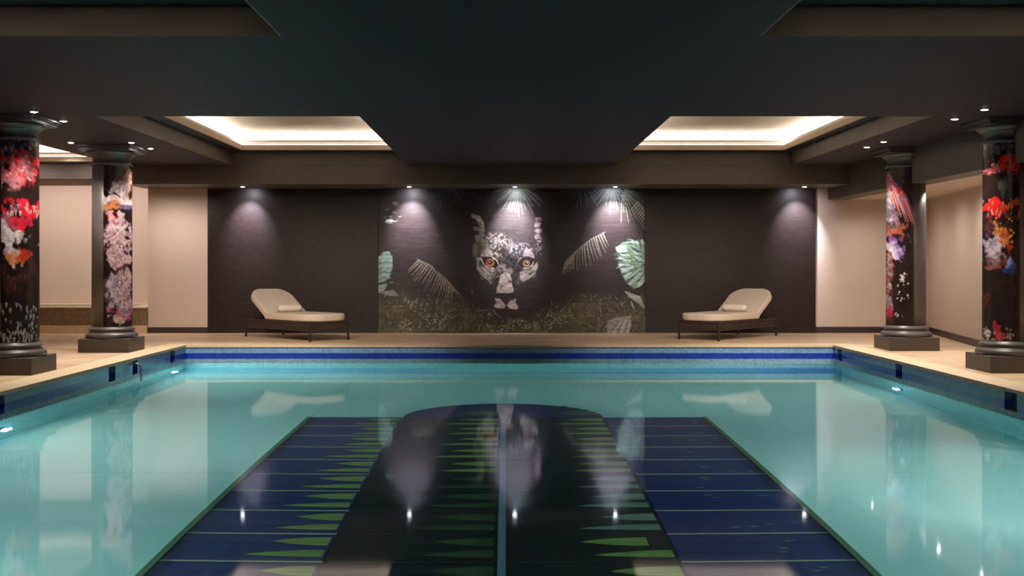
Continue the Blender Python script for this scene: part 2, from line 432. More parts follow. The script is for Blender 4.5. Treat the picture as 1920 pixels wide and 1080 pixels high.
    C.stroke([B(150, 195), B(175, 205)], 3, 3, (.02, .015, .013), .9); C.stroke([B(150, 285), B(190, 285)], 3.5, 2, (.02, .015, .013), .9)
    for p in ((730, 142, 5, 2), (722, 200, 5, 5), (728, 255, 6, 4.5), (722, 310, 5, 4.5), (738, 352, 4, 2)):
        C.ell(*B(p[0], p[1]), p[2], p[3], (.27, .20, .19), .8, .8, mt)
        for i in range(5):
            x = p[0]+r.uniform(-26, 20); y = p[1]+r.uniform(-24, 24); C.stroke([B(x, y), B(x+r.uniform(6, 22), y+r.uniform(-16, 12))], 1.8, .7, (.02, .015, .014) if i % 2 else (.34, .27, .25), .7)
    C.ell(*B(330, 385), 30, 19, furd, .85, .6, sp); C.ell(*B(385, 305), 14, 6, furd, .7, .6, sp); C.ell(*B(290, 300), 8, 5, furd, .6, .6, sp)
    C.ell(*B(560, 430), 22, 12, (.24, .21, .22), .8, .6, sp); C.ell(*B(735, 420), 9, 12, (.16, .12, .11), .8, .6, sp)
    C.ell(*B(335, 430), 14, 16, fur, .75, .6, sp)
    C.ell(*B(215, 405), 16, 15, (.125, .115, .080), .9, .5, mt); C.ell(*B(150, 440), 5, 13, furd, .7, .6)
    C.poly([B(*p) for p in ((185, 500), (215, 455), (260, 415), (300, 430), (312, 480), (300, 512), (240, 488))], fur, .95, mt)
    C.poly([B(*p) for p in ((592, 490), (600, 440), (618, 408), (655, 432), (690, 470), (692, 505), (640, 488))], (.36, .29, .285), .95, mt)
    for (cx, cy, rx, ry, n) in ((370, 375, 110, 75, 70), (560, 440, 110, 45, 40), (250, 350, 70, 40, 24), (440, 610, 60, 40, 16), (230, 640, 60, 60, 22), (650, 650, 60, 50, 18)):
        for i in range(n):
            a_ = r.uniform(0, 2*PI); q = math.sqrt(r.random()); x = cx+rx*q*math.cos(a_); y = cy+ry*q*math.sin(a_); an = r.uniform(.8, 2.3)
            C.stroke([B(x, y), B(x+13*math.cos(an), y-13*math.sin(an))], 1.7, .6, (.015, .010, .010) if i % 5 < 2 else ((.36, .31, .27) if cy < 500 else (.30, .25, .21)), .65)
    # cheeks
    C.poly([B(*p) for p in ((160, 495), (200, 505), (215, 570), (262, 612), (330, 606), (345, 640), (318, 700), (290, 745), (262, 705), (205, 665), (165, 610))], fur, .95, mt)
    C.poly([B(*p) for p in ((560, 635), (600, 615), (650, 618), (700, 560), (722, 540), (726, 590), (700, 650), (640, 700), (590, 722), (562, 700))], fur, .95, mt)
    for p in (((200, 600), (245, 640)), ((280, 620), (300, 660)), ((320, 640), (300, 720)), ((355, 655), (310, 735)), ((640, 655), (690, 620)), ((665, 650), (650, 670)), ((180, 560), (200, 590))):
        C.stroke([B(*q) for q in p], 2.4, 1, (.03, .022, .02), .85)
    for p in (((330, 700), (375, 655)), ((300, 735), (345, 690))): C.stroke([B(*q) for q in p], 1.6, 1, fur, .8)
    # eyes
    C.ell(*B(275, 545), 17, 10.5, (.012, .008, .007), 1, .25)
    C.poly([B(*p) for p in ((200, 498), (260, 505), (330, 520), (370, 585), (320, 560), (250, 520))], (.012, .008, .007), .95)
    C.ell(*B(286, 550), 8.2, 7.6, (.30, .115, .035), 1, .25); C.ell(*B(284, 542), 7.2, 3.4, (.07, .03, .015), .8, .5)
    C.ell(*B(288, 551), 3.0, 3.2, (.006, .004, .004), 1, .4); C.ell(*B(283, 545), 1.1, .9, (.8, .7, .6), .9, .5)
    C.stroke([B(205, 510), B(225, 560), B(262, 594), B(318, 600)], 2.6, 2.4, (.52, .43, .36), .95)
    C.stroke([B(312, 503), B(350, 530), B(362, 560)], 2.8, 1.2, (.50, .42, .36), .9)
    C.ell(*B(622, 552), 15.5, 9.0, (.018, .013, .013), 1, .25)
    C.ell(*B(620, 556), 6.8, 6.4, (.24, .135, .07), 1, .25); C.ell(*B(618, 549), 6.0, 2.8, (.07, .035, .02), .7, .5)
    C.ell(*B(622, 556), 2.4, 2.6, (.008, .006, .006), 1, .4); C.ell(*B(628, 548), 1.1, .9, (.7, .62, .6), .9, .5)
    C.stroke([B(595, 600), B(640, 598), B(672, 575), B(684, 545)], 2.6, 1.8, (.44, .36, .33), .95)
    C.stroke([B(540, 545), B(555, 520), B(570, 505)], 1.8, 1, (.3, .26, .25), .8)
    # bridge of the nose, nose, muzzle
    C.ell(*B(400, 600), 10, 8, (.26, .215, .19), .85, .6, mt); C.ell(*B(460, 625), 7, 6, (.27, .225, .20), .85, .6, mt)
    C.poly([B(*p) for p in ((382, 660), (430, 635), (470, 655), (486, 700), (486, 740), (504, 800), (500, 824), (344, 826), (352, 770), (366, 735), (376, 690))], (.47, .385, .325), .97, mt)
    C.poly([B(*p) for p in ((344, 828), (506, 828), (480, 875), (438, 905), (425, 955), (412, 905), (370, 875))], (.030, .022, .022), .95)
    C.ell(*B(540, 715), 6, 9, (.15, .12, .12), .6, .7, sp)
    C.poly([B(*p) for p in ((330, 872), (375, 878), (405, 905), (428, 940), (412, 966), (345, 964), (322, 948), (345, 915))], (.46, .36, .32), .95, mt)
    C.poly([B(*p) for p in ((440, 938), (470, 895), (528, 876), (520, 915), (548, 950), (532, 976), (470, 968))], (.46, .36, .33), .95, mt)
    for i in range(7): C.stroke([B(350+i*7, 900+(i % 3)*18), B(362+i*7, 903+(i % 3)*18)], .8, .5, (.1, .07, .06), .7)
    C.stroke([B(312, 982), B(335, 1015), B(388, 1050)], 2.4, 1.4, (.19, .13, .12), .85)
    C.stroke([B(150, 990), B(220, 985), B(270, 982)], 2.6, 2, (.14, .11, .10), .7); C.stroke([B(118, 800), B(128, 835)], 3, 2, (.12, .09, .085), .7)
    fm = np.clip(1.6-np.hypot((C.X-236)/62, (C.Y-150)/88)*1.6, 0, 1)*(np.hypot((C.X-209)/9, (C.Y-143)/8) > 1)*(np.hypot((C.X-277)/8, (C.Y-144)/7) > 1)
    C.c *= (1-fm*np.clip((fbm(H, W, 75, 110, 210, 3)-.5)*4.5, 0, .75))[..., None]
    C.c *= (.78+.44*vnoise(H, W, 130, 14, 77))[..., None]
    return C.c

def paint_column(k):
    W, H = 110, 320
    C = Canvas(W, H, (.018, .010, .010))
    n1 = fbm(H, W, 9, 4, 100+k, 5); n2 = fbm(H, W, 40, 14, 130+k, 4); n3 = fbm(H, W, 70, 26, 150+k, 2); n4 = fbm(H, W, 10, 4, 170+k, 4); n5 = fbm(H, W, 34, 9, 190+k, 4)
    C.c *= (.4+1.3*n2)[..., None]
    U = C.X/(W-1); V = C.Y/(H-1)
    def blot(u, v, ru, rv, colr, al=.95, warp=.7, rot=0., grain=.6):
        warp = 1.0+warp*1.8; ru *= 1.35 if k == 2 else 1.12; rv *= 1.08
        du = U-u + (n1-.5)*warp*ru*2; dv = V-v + (n4-.5)*warp*rv*2
        c_, s_ = math.cos(rot), math.sin(rot); asp = 3.0
        a_, b_ = du*c_+dv*asp*s_, (-du*s_+dv*asp*c_)/asp
        r = np.hypot(a_/ru, b_/rv)
        a = np.clip((1-r+(n2-.5)*1.1)*3.0+.3, 0, 1)*np.clip(1-grain*np.clip((.56-n3)*4, 0, 1), 0, 1)
        C.mix(a*al, np.array(colr)*(.55+.9*n5)[..., None])
    def specks(u0, u1, v0, v1, n, colr, s=(1, 2.4), ln=0):
        r = random.Random(k*17+n)
        for i in range(n):
            x = r.uniform(u0, u1)*W; y = r.uniform(v0, v1)*H; q = r.uniform(*s)
            if ln: C.stroke([(x, y), (x+r.uniform(-1, 1), y+r.uniform(.4, 1)*ln)], q, .6, colr, .85)
            else: C.ell(x, y, q, q*r.uniform(.7, 1.6), colr, .85, .6)
    if k == 1:
        specks(0, .7, .0, .07, 26, (.10, .06, .22), (1.5, 3)); specks(0, .7, .0, .07, 9, (.45, .35, .55))
        blot(.28, .14, .34, .045, (.62, .03, .05), rot=-.55); blot(.12, .16, .2, .05, (.45, .22, .28), .7, rot=-.5); specks(0, .6, .06, .2, 22, (.7, .5, .55), (.8, 1.8))
        blot(.25, .25, .5, .055, (.022, .012, .010), .95, .4); blot(.3, .325, .36, .035, (.62, .015, .035), 1, .4, grain=.3); blot(.32, .37, .3, .05, (.60, .02, .06), .95, grain=.4)
        specks(.1, .6, .3, .37, 24, (.85, .62, .66), (1, 2.4), 9); blot(.1, .40, .16, .05, (.42, .14, .26), .8); blot(.33, .41, .1, .05, (.6, .015, .03), .95)
        blot(.3, .49, .32, .075, (.66, .62, .68), 1, .6, grain=.35); blot(.1, .55, .12, .03, (.35, .2, .3), .7); blot(.32, .575, .2, .022, (.65, .22, .05), .95, grain=.3); blot(.46, .565, .1, .025, (.6, .05, .03), .9)
        blot(.35, .68, .4, .06, (.06, .022, .018), .8); specks(0, .6, .62, .76, 12, (.20, .07, .06), (1, 2), 8)
        specks(0, .62, .80, 1, 60, (.50, .48, .56), (1.2, 3.2), 9); specks(.05, .6, .93, 1, 40, (.55, .53, .6), (1.2, 3.0), 6); specks(0, .6, .84, 1, 24, (.012, .008, .01), (1.5, 3.4), 8)
    elif k == 2:
        blot(.42, .10, .14, .07, (.42, .14, .09), .85); blot(.28, .14, .16, .05, (.60, .55, .62), .95); blot(.5, .06, .05, .09, (.55, .45, .46), .8)
        blot(.3, .215, .32, .02, (.62, .55, .60), 1, .3, grain=.25); blot(.42, .245, .16, .018, (.20, .16, .34), .9); blot(.2, .26, .16, .03, (.55, .20, .08), .9)
        blot(.36, .285, .2, .018, (.015, .010, .012), 1, .5, grain=.2); blot(.18, .34, .2, .04, (.60, .05, .05), 1, grain=.4)
        blot(.32, .45, .36, .13, (.58, .40, .47), 1, .6, grain=.45); blot(.45, .40, .16, .07, (.55, .50, .60), .8); specks(.05, .6, .33, .60, 80, (.30, .08, .16), (.8, 2.2)); specks(.05, .6, .36, .60, 80, (.75, .70, .76), (.8, 2.0))
        blot(.2, .655, .24, .045, (.016, .009, .010), 1, .5, grain=.2); blot(.45, .65, .1, .05, (.10, .03, .04), .8)
        blot(.38, .80, .26, .12, (.50, .42, .55), 1, .5, grain=.5); blot(.48, .74, .1, .08, (.58, .34, .32), .7); specks(.18, .6, .7, .98, 60, (.18, .05, .14), (.8, 2.2)); specks(.1, .6, .68, .95, 50, (.78, .72, .78), (.7, 1.7))
        blot(.42, .93, .2, .05, (.42, .05, .16), .8); blot(.32, .97, .08, .03, (.65, .50, .50), .9); blot(.0, .8, .09, .25, (.02, .010, .010), .9, .3, grain=.1)
    elif k == 3:   # u runs from the outer seam towards the pool, the visible art lies at .10-.62
        blot(.5, .2, .16, .2, (.30, .22, .36), .9, .5)
        for i in range(34):
            r = random.Random(i*5+1); u = .62-.5*i/34*.9; v0 = .02+.20*(1-i/34)*0+r.uniform(0, .09)+ (.62-u)*.32
            cc = [(.62, .07, .04), (.66, .30, .22), (.55, .38, .42), (.22, .10, .34), (.60, .03, .05)][i % 5]
            C.stroke([((u)*W, v0*H), ((u-.10)*W, (v0+.07)*H), ((u-.2)*W, (v0+.16)*H)], 5, 1.2, cc, .85)
        blot(.56, .22, .08, .12, (.55, .47, .55), .8); blot(.5, .28, .16, .03, (.03, .02, .03), .7)
        blot(.52, .36, .1, .02, (.015, .010, .012), 1, .4); blot(.36, .39, .22, .035, (.42, .10, .05), .9); specks(.15, .5, .28, .42, 40, (.35, .14, .10), (.8, 2))
        blot(.42, .455, .18, .02, (.22, .06, .30), 1, .4); blot(.45, .53, .2, .055, (.70, .62, .74), 1, .5, grain=.25); blot(.30, .52, .14, .06, (.28, .20, .52), .75, grain=.7)
        blot(.56, .64, .07, .07, (.40, .16, .12), .9); blot(.56, .80, .08, .14, (.42, .30, .38), .95, .4); specks(.45, .62, .62, .97, 40, (.20, .05, .06), (.7, 1.6), 14); blot(.55, .95, .07, .045, (.45, .015, .08), .95)
        specks(.12, .36, .67, .85, 16, (.62, .60, .58), (.9, 2.0)); specks(.2, .3, .68, .72, 10, (.7, .68, .66), (1, 2.4)); specks(.25, .4, .92, .95, 6, (.6, .6, .58), (.8, 1.6))
    else:
        specks(.1, .6, 0, .06, 22, (.10, .09, .13), (1.2, 3)); blot(.26, .115, .2, .035, (.68, .015, .02), 1, .35, grain=.25); blot(.54, .13, .1, .04, (.40, .08, .10), .85); specks(.1, .62, .08, .16, 30, (.6, .25, .28), (.8, 1.8))
        blot(.35, .225, .4, .05, (.020, .011, .010), 1, .4, grain=.2); blot(.28, .21, .05, .03, (.07, .07, .08), .8)
        blot(.45, .315, .24, .035, (.68, .02, .02), 1, .45, grain=.25); blot(.2, .31, .14, .018, (.66, .12, .05), .95); specks(.1, .62, .28, .36, 18, (.85, .5, .4), (.8, 1.6), 7)
        blot(.35, .38, .24, .035, (.10, .03, .025), .8); blot(.3, .44, .18, .045, (.60, .17, .04), .95, 1.0); blot(.18, .48, .1, .05, (.48, .07, .03), .9, 1.0); specks(.1, .45, .37, .53, 34, (.65, .30, .07), (1, 2.4))
        blot(.50, .48, .16, .075, (.48, .42, .54), 1, .5, grain=.5); specks(.4, .62, .42, .55, 30, (.16, .08, .22), (.8, 1.8)); blot(.40, .57, .24, .035, (.11, .035, .03), .9)
        blot(.18, .585, .05, .03, (.25, .32, .62), .95); blot(.13, .62, .1, .035, (.03, .05, .20), .95); blot(.45, .62, .2, .010, (.30, .07, .04), .8)
        blot(.5, .8, .08, .06, (.13, .03, .025), .6); blot(.42, .955, .08, .04, (.45, .03, .05), .95); specks(.1, .62, .93, 1, 34, (.35, .22, .24), (1, 2.4)); specks(.5, .62, .94, 1, 12, (.7, .66, .7), (1, 2.2))
    return C.c

def set_art(me, cols):
    ca = me.color_attributes.new('art', 'FLOAT_COLOR', 'POINT')
    buf = np.ones((len(me.vertices), 4), dtype=np.float32); buf[:, :3] = cols
    ca.data.foreach_set('color', buf.ravel())

def grid_mesh(name, P, cols, material, parent=None, smooth=True):
    """P: (H,W,3) vertex positions"""
    H, W, _ = P.shape
    me = bpy.data.meshes.new(name)
    idx = np.arange(H*W).reshape(H, W)
    F = np.stack([idx[:-1, :-1], idx[1:, :-1], idx[1:, 1:], idx[:-1, 1:]], -1).reshape(-1, 4)
    me.from_pydata(P.reshape(-1, 3).tolist(), [], F.tolist())
    if smooth: me.polygons.foreach_set('use_smooth', [True]*len(me.polygons))
    me.materials.append(material); set_art(me, np.clip(cols.reshape(-1, 3), 0, .95))
    o = bpy.data.objects.new(name, me); link(o, parent); return o

# ------------------------------------------------------------------ key dimensions (metres, camera at x=0 y=0)
ZS = 2.70          # underside of the soffits
ZF = 2.91          # top of the coffer fascias
PXL, PXR, PY0, PY1 = -4.54, 4.66, 1.6, 16.26
ZW = -.26; ZB = -1.40
YW = 19.10
XD0, XD1 = -4.955, 5.175

# ------------------------------------------------------------------ floor (deck) around the pool
bm = bmesh.new()
cp = .30
box(bm, -9.3, PXL-cp, -3.2, 20.8, -.25, 0); box(bm, PXR+cp, 7.6, -3.2, 20.8, -.25, 0)
box(bm, PXL-cp, PXR+cp, PY1+cp, 20.8, -.25, 0); box(bm, PXL-cp, PXR+cp, -3.2, PY0-cp, -.25, 0)
struct('floor', bm, M_STONE)
bm = bmesh.new()
for (a, b_, c, d) in ((PXL-cp, PXL+.02, PY0-cp, PY1+cp), (PXR-.02, PXR+cp, PY0-cp, PY1+cp), (PXL+.02, PXR-.02, PY1-.02, PY1+cp), (PXL+.02, PXR-.02, PY0-cp, PY0+.02)):
    box(bm, a, b_, c, d, -.030, .004)
struct('trim_1', bm, M_COPING)

# ------------------------------------------------------------------ pool basin
slotsL = [(10.25, 10.40), (13.14, 13.36), (13.98, 14.16), (15.56, 15.76)]
slotsR = [(10.44, 10.70), (13.46, 13.68), (15.86, 16.06)]
bm = bmesh.new()
SZ = -.205
box(bm, PXL-.3, PXL, PY0-.3, PY1+.3, ZB-.2, SZ); box(bm, PXR, PXR+.3, PY0-.3, PY1+.3, ZB-.2, SZ)
for (x0, x1, sl) in ((PXL-.3, PXL, slotsL), (PXR, PXR+.3, slotsR)):
    y = PY0-.3
    for a, b_ in sl: box(bm, x0, x1, y, a, SZ, -.030); y = b_
    box(bm, x0, x1, y, PY1+.3, SZ, -.030)
box(bm, PXL, PXR, PY1, PY1+.3, ZB-.2, -.030); box(bm, PXL, PXR, PY0-.3, PY0, ZB-.2, -.030)
pw = struct('wall_pool', bm, M_POOLWALL)
bm = bmesh.new()
for sl, x0, x1 in ((slotsL, PXL-.28, PXL-.07), (slotsR, PXR+.07, PXR+.28)):
    for a, b_ in sl: box(bm, x0, x1, a, b_, SZ, -.031)
struct('trim_2', bm, M_SLOT)
bm = bmesh.new(); box(bm, PXL, PXR, PY0, PY1, ZB-.2, ZB)
# slab joints of the pool floor
mi = 1
for x in (-4, -3, -2.0, 2.0, 3, 4): box(bm, x-.005, x+.005, 11.8, PY1-.05, ZB, ZB+.002, mi)
for y in (6.0, 8.93, 11.80, 14.75):
    for (a, b_) in ((PXL+.02, -2.05), (2.08, PXR-.02)): box(bm, a, b_, y-.008, y+.008, ZB, ZB+.002, mi)
struct('floor_pool', bm, [M_PFLOOR, M_SEAM])

# water surface
bm = bmesh.new()
vs = [bm.verts.new(v) for v in ((PXL+.001, PY0+.001, ZW), (PXR-.001, PY0+.001, ZW), (PXR-.001, PY1-.001, ZW), (PXL+.001, PY1-.001, ZW))]
bm.faces.new(vs)
w = obj('pool_water', bm, M_WATER)
tag(w, 'still turquoise water filling the tiled indoor swimming pool', 'water', kind='stuff')

# ------------------------------------------------------------------ dark submerged platform
pf = thing('submerged_platform', 'dark navy slatted platform with green leaf pattern and rounded end under the water', 'pool platform', (0, 11.78, ZB))
PX = [-1.985, -1.05, -.045, 1.01, 2.02]
pitch = .577; rows = 13
rr = random.Random(5)
def leaflet(bm, xr, yc, ln, hw, z, mi, curve=0.0):
    n = 10; up = []; dn = []
    for i in range(n+1):
        t = i/n; x = xr-ln*t; h = hw*(1-t**2.2)**.9 if t < 1 else 0
        up.append((x, yc+h+curve*t*t)); dn.append((x, yc-h*.8+curve*t*t))
    prism(bm, up+list(reversed(dn))[1:], z, z+.0015, mi)
Lloc = lambda y: y-11.78
for r_ in range(rows):
    y1 = -r_*pitch; y0 = y1-pitch
    for c_ in range(4):
        bm = bmesh.new()
        dark = c_ in (1, 2)
        box(bm, PX[c_]+.004, PX[c_+1]-.004, y0+.012, y1-.012, .002, .03)
        z = .0302
        if c_ == 0 or c_ == 2 or c_ == 1:
            full = {0: .37, 1: .44, 2: .42}[c_]
            m1 = 1 if c_ != 1 or r_ < 5 else 2
            if c_ == 2 and 4 < r_ < 8: m1 = 3
            l1 = full*rr.uniform(.80, .98); l2 = full*rr.uniform(.95, 1.25)
            sh = 0 if c_ != 2 else -.06*(r_ % 3)
            leaflet(bm, PX[c_+1]-.02+(sh if r_ > 7 else 0), y0+pitch*.70, l1, pitch*.17, z, m1, .01)
            leaflet(bm, PX[c_+1]-.02, y0+pitch*.27, l2, pitch*.13, z, m1, -.02)
        else:
            for q in range(3):
                x = rr.uniform(1.4, 1.9); y = rr.uniform(y0+.1, y1-.1); prism(bm, [(x, y), (x+.05, y+.01), (x+.07, y-.01), (x+.02, y-.02)], z, z+.001, 3)
        # fine slat lines
        for q in (1, 2): box(bm, PX[c_]+.01, PX[c_+1]-.01, y0+pitch*q/3-.003, y0+pitch*q/3+.003, z+.001, z+.002, 4)
        obj('panel', bm, [M_BLACKG if dark else M_NAVY, M_LEAF, M_LEAFD, M_LEAFG, M_JOINTD], pf)
for r_ in range(1, rows):
    y = -r_*pitch
    bm = bmesh.new()
    box(bm, PX[0], PX[1], y-.010, y+.010, .0, .036, 0); box(bm, PX[1], PX[3], y-.006, y+.006, .0, .034, 1); box(bm, PX[3], PX[4], y-.010, y+.010, .0, .036, 0)
    obj('joint_bar', bm, [M_JOINT, M_JOINTD], pf)
for s in (-1, 1):                                    # half-round end, two leaves of panelling
    bm = bmesh.new(); cx = -.02; R = 1.03
    pts = [(cx+s*.028, .006)]+[(cx+s*max(.028, R*math.sin(a)), .006+R*math.cos(a)) for a in [PI/2*i/24 for i in range(24, -1, -1)]]
    if s < 0: pts.reverse()
    prism(bm, pts, .002, .03)
    for q in range(1, 7):
        y = .006+q*.145; h = math.sqrt(R*R-(q*.145)**2)
        x0, x1 = (cx-h+.02, cx-.04) if s < 0 else (cx+.04, cx+h-.02)
        box(bm, x0, x1, y-.005, y+.005, .03, .031, 2)
        if q < 6: leaflet(bm, x1-.02, y+.07, (x1-x0)*.45, .035, .0305, 1 if q < 3 else 3)
    obj('rounded_panel', bm, [M_NAVY, M_LEAF, M_JOINTD, M_LEAFD], pf)
bm = bmesh.new(); box(bm, -.020-.024, -.020+.024, -rows*pitch, 1.03, .0, .045); obj('centre_bar', bm, M_CBAR, pf)
for (x0, x1) in ((PX[0]-.045, PX[0]-.004), (PX[4]+.004, PX[4]+.045)):
    bm = bmesh.new(); box(bm, x0, x1, -rows*pitch, .0, 0, .05); obj('edge_trim', bm, M_PEDGE, pf)

# ------------------------------------------------------------------ underwater lamps
def add_light(kind, loc, energy, colr, parent=None, size=.1, target=None, spot=60, blend=.8, radius=.03, name='lamp'):
    l = bpy.data.lights.new(name, kind); l.energy = energy; l.color = colr
    if kind == 'AREA': l.shape = 'DISK'; l.size = size
    if kind == 'SPOT': l.spot_size = math.radians(spot); l.spot_blend = blend; l.shadow_soft_size = radius
    if kind == 'POINT': l.shadow_soft_size = radius
    o = bpy.data.objects.new(name, l); link(o)
    o.location = loc
    if target is not None:
        d = Vector(target)-Vector(loc); o.rotation_euler = d.to_track_quat('-Z', 'Y').to_euler()
    return o
POOLC = (.86, .95, 1.0)
lamps = [(PXL, 15.57, 1, 'round underwater lamp glowing on the left pool wall near the far corner'),
         (PXL, 10.33, 1, 'round underwater lamp glowing on the left pool wall at the picture edge'),
         (PXR, 13.52, -1, 'round underwater lamp glowing on the right pool wall below the farther column'),
         (PXL, 5.1, 1, None), (PXR, 8.3, -1, None), (PXR, 3.1, -1, None)]  # unlabelled ones are unseen, added outside the view to light the pool bottom
for x, y, s, lab in lamps:
    z = ZW-.56
    if lab:
        t = thing('pool_lamp', lab, 'pool light', (x, y, z), group='underwater pool lamps')
        R = Matrix.Rotation(s*PI/2, 4, 'Y')
        bm = bmesh.new(); lathe(bm, [(.11, 0), (.11, .02), (.095, .03), (.08, .03), (.08, .015)], 32, caps=False); bm.transform(R); obj('trim_ring', bm, M_STEEL, t, smooth=True)
        bm = bmesh.new(); lathe(bm, [(.08, .0), (.08, .018), (.05, .024)], 32); bm.transform(R); obj('lens', bm, M_PLAMP, t)
    l = add_light('AREA', (x+s*.06, y, z), 100, POOLC, size=.16, target=(x+s*3, y, z-.35), name='pool_lamp_light')
    l.data.spread = PI
    add_light('POINT', (x+s*.09, y, z+.02), 6, (.30, .58, 1), radius=.006, name='pool_halo_fill')  # extra blue point added to lay a halo on the wall

# small steel grab handle and far wall inlet
bm = bmesh.new()
tube(bm, [(PXL+.0, 14.0, -.06), (PXL+.07, 14.0, -.075), (PXL+.095, 14.0, -.12), (PXL+.10, 14.0, -.24), (PXL+.10, 14.0, -.40), (PXL+.07, 14.0, -.46), (PXL, 14.0, -.48)], .014)
tag(obj('grab_handle', bm, M_STEEL), 'curved steel grab handle on the left pool wall beside a dark slot', 'handle')
t = thing('wall_inlet', 'long thin dark inlet slit at the waterline of the far pool wall', 'pool fitting', (.14, PY1, -.285))
bm = bmesh.new(); box(bm, -.21, .21, -.012, 0, -.012, .012); obj('frame', bm, M_SLOT, t)
bm = bmesh.new()
for i in range(9): box(bm, -.195+i*.045, -.165+i*.045, -.016, -.012, -.008, .008)
obj('grille', bm, M_LEDGE, t)

# ------------------------------------------------------------------ walls
bm = bmesh.new(); box(bm, XD0, XD1, YW, YW+.25, 0, ZS+.05); struct('wall_back', bm, M_DARKWALL)
bm = bmesh.new()
box(bm, -5.95, XD0, YW+.01, YW+.25, 0, ZS); box(bm, -5.95, -5.75, YW+.25, 20.8, 0, ZS)
struct('wall_back_left', bm, M_CREAM)
bm = bmesh.new(); box(bm, XD1, 7.3, YW+.07, YW+.3, 0, ZS); struct('wall_back_right', bm, M_CREAM)
bm = bmesh.new(); box(bm, -9.3, -5.75, 20.6, 20.8, 0, ZS+.4); struct('wall_recess', bm, M_CREAM)
bm = bmesh.new(); box(bm, -9.3, -9.1, -3.2, 20.6, 0, ZS+.4); struct('wall_left', bm, M_CREAM)
bm = bmesh.new(); box(bm, -9.3, 7.6, -3.2, -3.0, 0, ZS+.6); struct('wall_front', bm, M_CREAM)
bm = bmesh.new()
rw = [(7.08, YW+.1), (6.56, 15.95), (6.20, 13.6), (6.20, -3.0)]
prism(bm, rw+[(7.6, -3.0), (7.6, YW+.1)], 0, 2.9)
struct('wall_right', bm, M_CREAM)
bm = bmesh.new()
box(bm, -5.95, XD0, YW-.005, YW+.01, 0, .095)
struct('baseboard_left', bm, M_BASEB)
bm = bmesh.new(); box(bm, XD1, 7.07, YW+.05, YW+.07, 0, .10); struct('baseboard_back', bm, M_BASEB)
bm = bmesh.new()
prism(bm, [(rw[0][0]-.02, rw[0][1]-.05), (rw[1][0]-.02, rw[1][1]), (rw[2][0]-.02, rw[2][1]), (rw[3][0]-.02, 0), (rw[3][0], 0), rw[2], rw[1], rw[0]], 0, .10)
struct('baseboard_right', bm, M_BASEB)

# mural panel
cols = paint_mural()
H, W, _ = cols.shape
mx0, mx1 = -2.115, 2.33; mz0, mz1 = 0.0, 2.405
xs = np.linspace(mx0, mx1, W); zs = np.linspace(2.447, -.002, H)
P = np.zeros((H, W, 3)); P[..., 0] = xs[None, :]; P[..., 1] = YW-.012; P[..., 2] = np.clip(zs, 0.001, 2.6)[:, None]
# give it real thickness: fold the rim back to the wall
P[0, :, 1] = P[-1, :, 1] = YW-.002; P[:, 0, 1] = P[:, -1, 1] = YW-.002
mu = grid_mesh('mural', P, cols, M_MURAL, smooth=False)
tag(mu, 'dark mosaic wall mural of a big cat face among palm leaves', 'mural')

# ------------------------------------------------------------------ ceiling: soffits with coffers
CL = (-4.30, -1.52); CR = (1.73, 4.48); YB = (12.03, 18.0); YF = (1.9, 7.80)
LT = (-9.1, -6.03, 12.0, 20.2)
def plate(name, x0, x1, y0, y1, z0, z1, holes, m):
    xs = sorted(set([x0, x1]+[h[0] for h in holes]+[h[1] for h in holes])); ys = sorted(set([y0, y1]+[h[2] for h in holes]+[h[3] for h in holes]))
    xs = [x for x in xs if x0 <= x <= x1]; ys = [y for y in ys if y0 <= y <= y1]
    bm = bmesh.new()
    solid = lambda i, j: 0 <= i < len(xs)-1 and 0 <= j < len(ys)-1 and not any(h[0] <= (xs[i]+xs[i+1])/2 <= h[1] and h[2] <= (ys[j]+ys[j+1])/2 <= h[3] for h in holes)
    for i in range(len(xs)-1):
        for j in range(len(ys)-1):
            if not solid(i, j): continue
            a, b_, c, d = xs[i], xs[i+1], ys[j], ys[j+1]
            q = lambda *v: bm.faces.new([bm.verts.new(p) for p in v])
            q((a, c, z0), (a, d, z0), (b_, d, z0), (b_, c, z0)); q((a, c, z1), (b_, c, z1), (b_, d, z1), (a, d, z1))
            if not solid(i-1, j): q((a, c, z0), (a, c, z1), (a, d, z1), (a, d, z0))
            if not solid(i+1, j): q((b_, c, z0), (b_, d, z0), (b_, d, z1), (b_, c, z1))
            if not solid(i, j-1): q((a, c, z0), (b_, c, z0), (b_, c, z1), (a, c, z1))
            if not solid(i, j+1): q((a, d, z0), (a, d, z1), (b_, d, z1), (b_, d, z0))
    bmesh.ops.remove_doubles(bm, verts=bm.verts, dist=1e-5)
    return struct(name, bm, m)
holes = [(*CL, *YB), (*CR, *YB), (*CL, *YF), (*CR, *YF), LT]
plate('ceiling', -9.3, 7.6, -3.2, 20.8, ZS, ZF, holes, M_CEIL)
ins = [(-4.06, -1.72, 12.25, 17.68), (1.93, 4.30, 12.25, 17.68), (-4.06, -1.72, 2.1, 7.48), (1.93, 4.30, 2.1, 7.48), (-8.8, -6.20, 12.3, 19.62)]
plate('ceiling_ledge', -9.3, 7.6, -3.2, 20.8, ZF, ZF+.045, ins, M_LEDGE)
ex = [(a-.17, b_+.17, c-.17, d+.17) for a, b_, c, d in ins]
plate('ceiling_upper', -9.3, 7.6, -3.2, 20.8, ZF+.045, 3.30, ex, M_LEDGE)
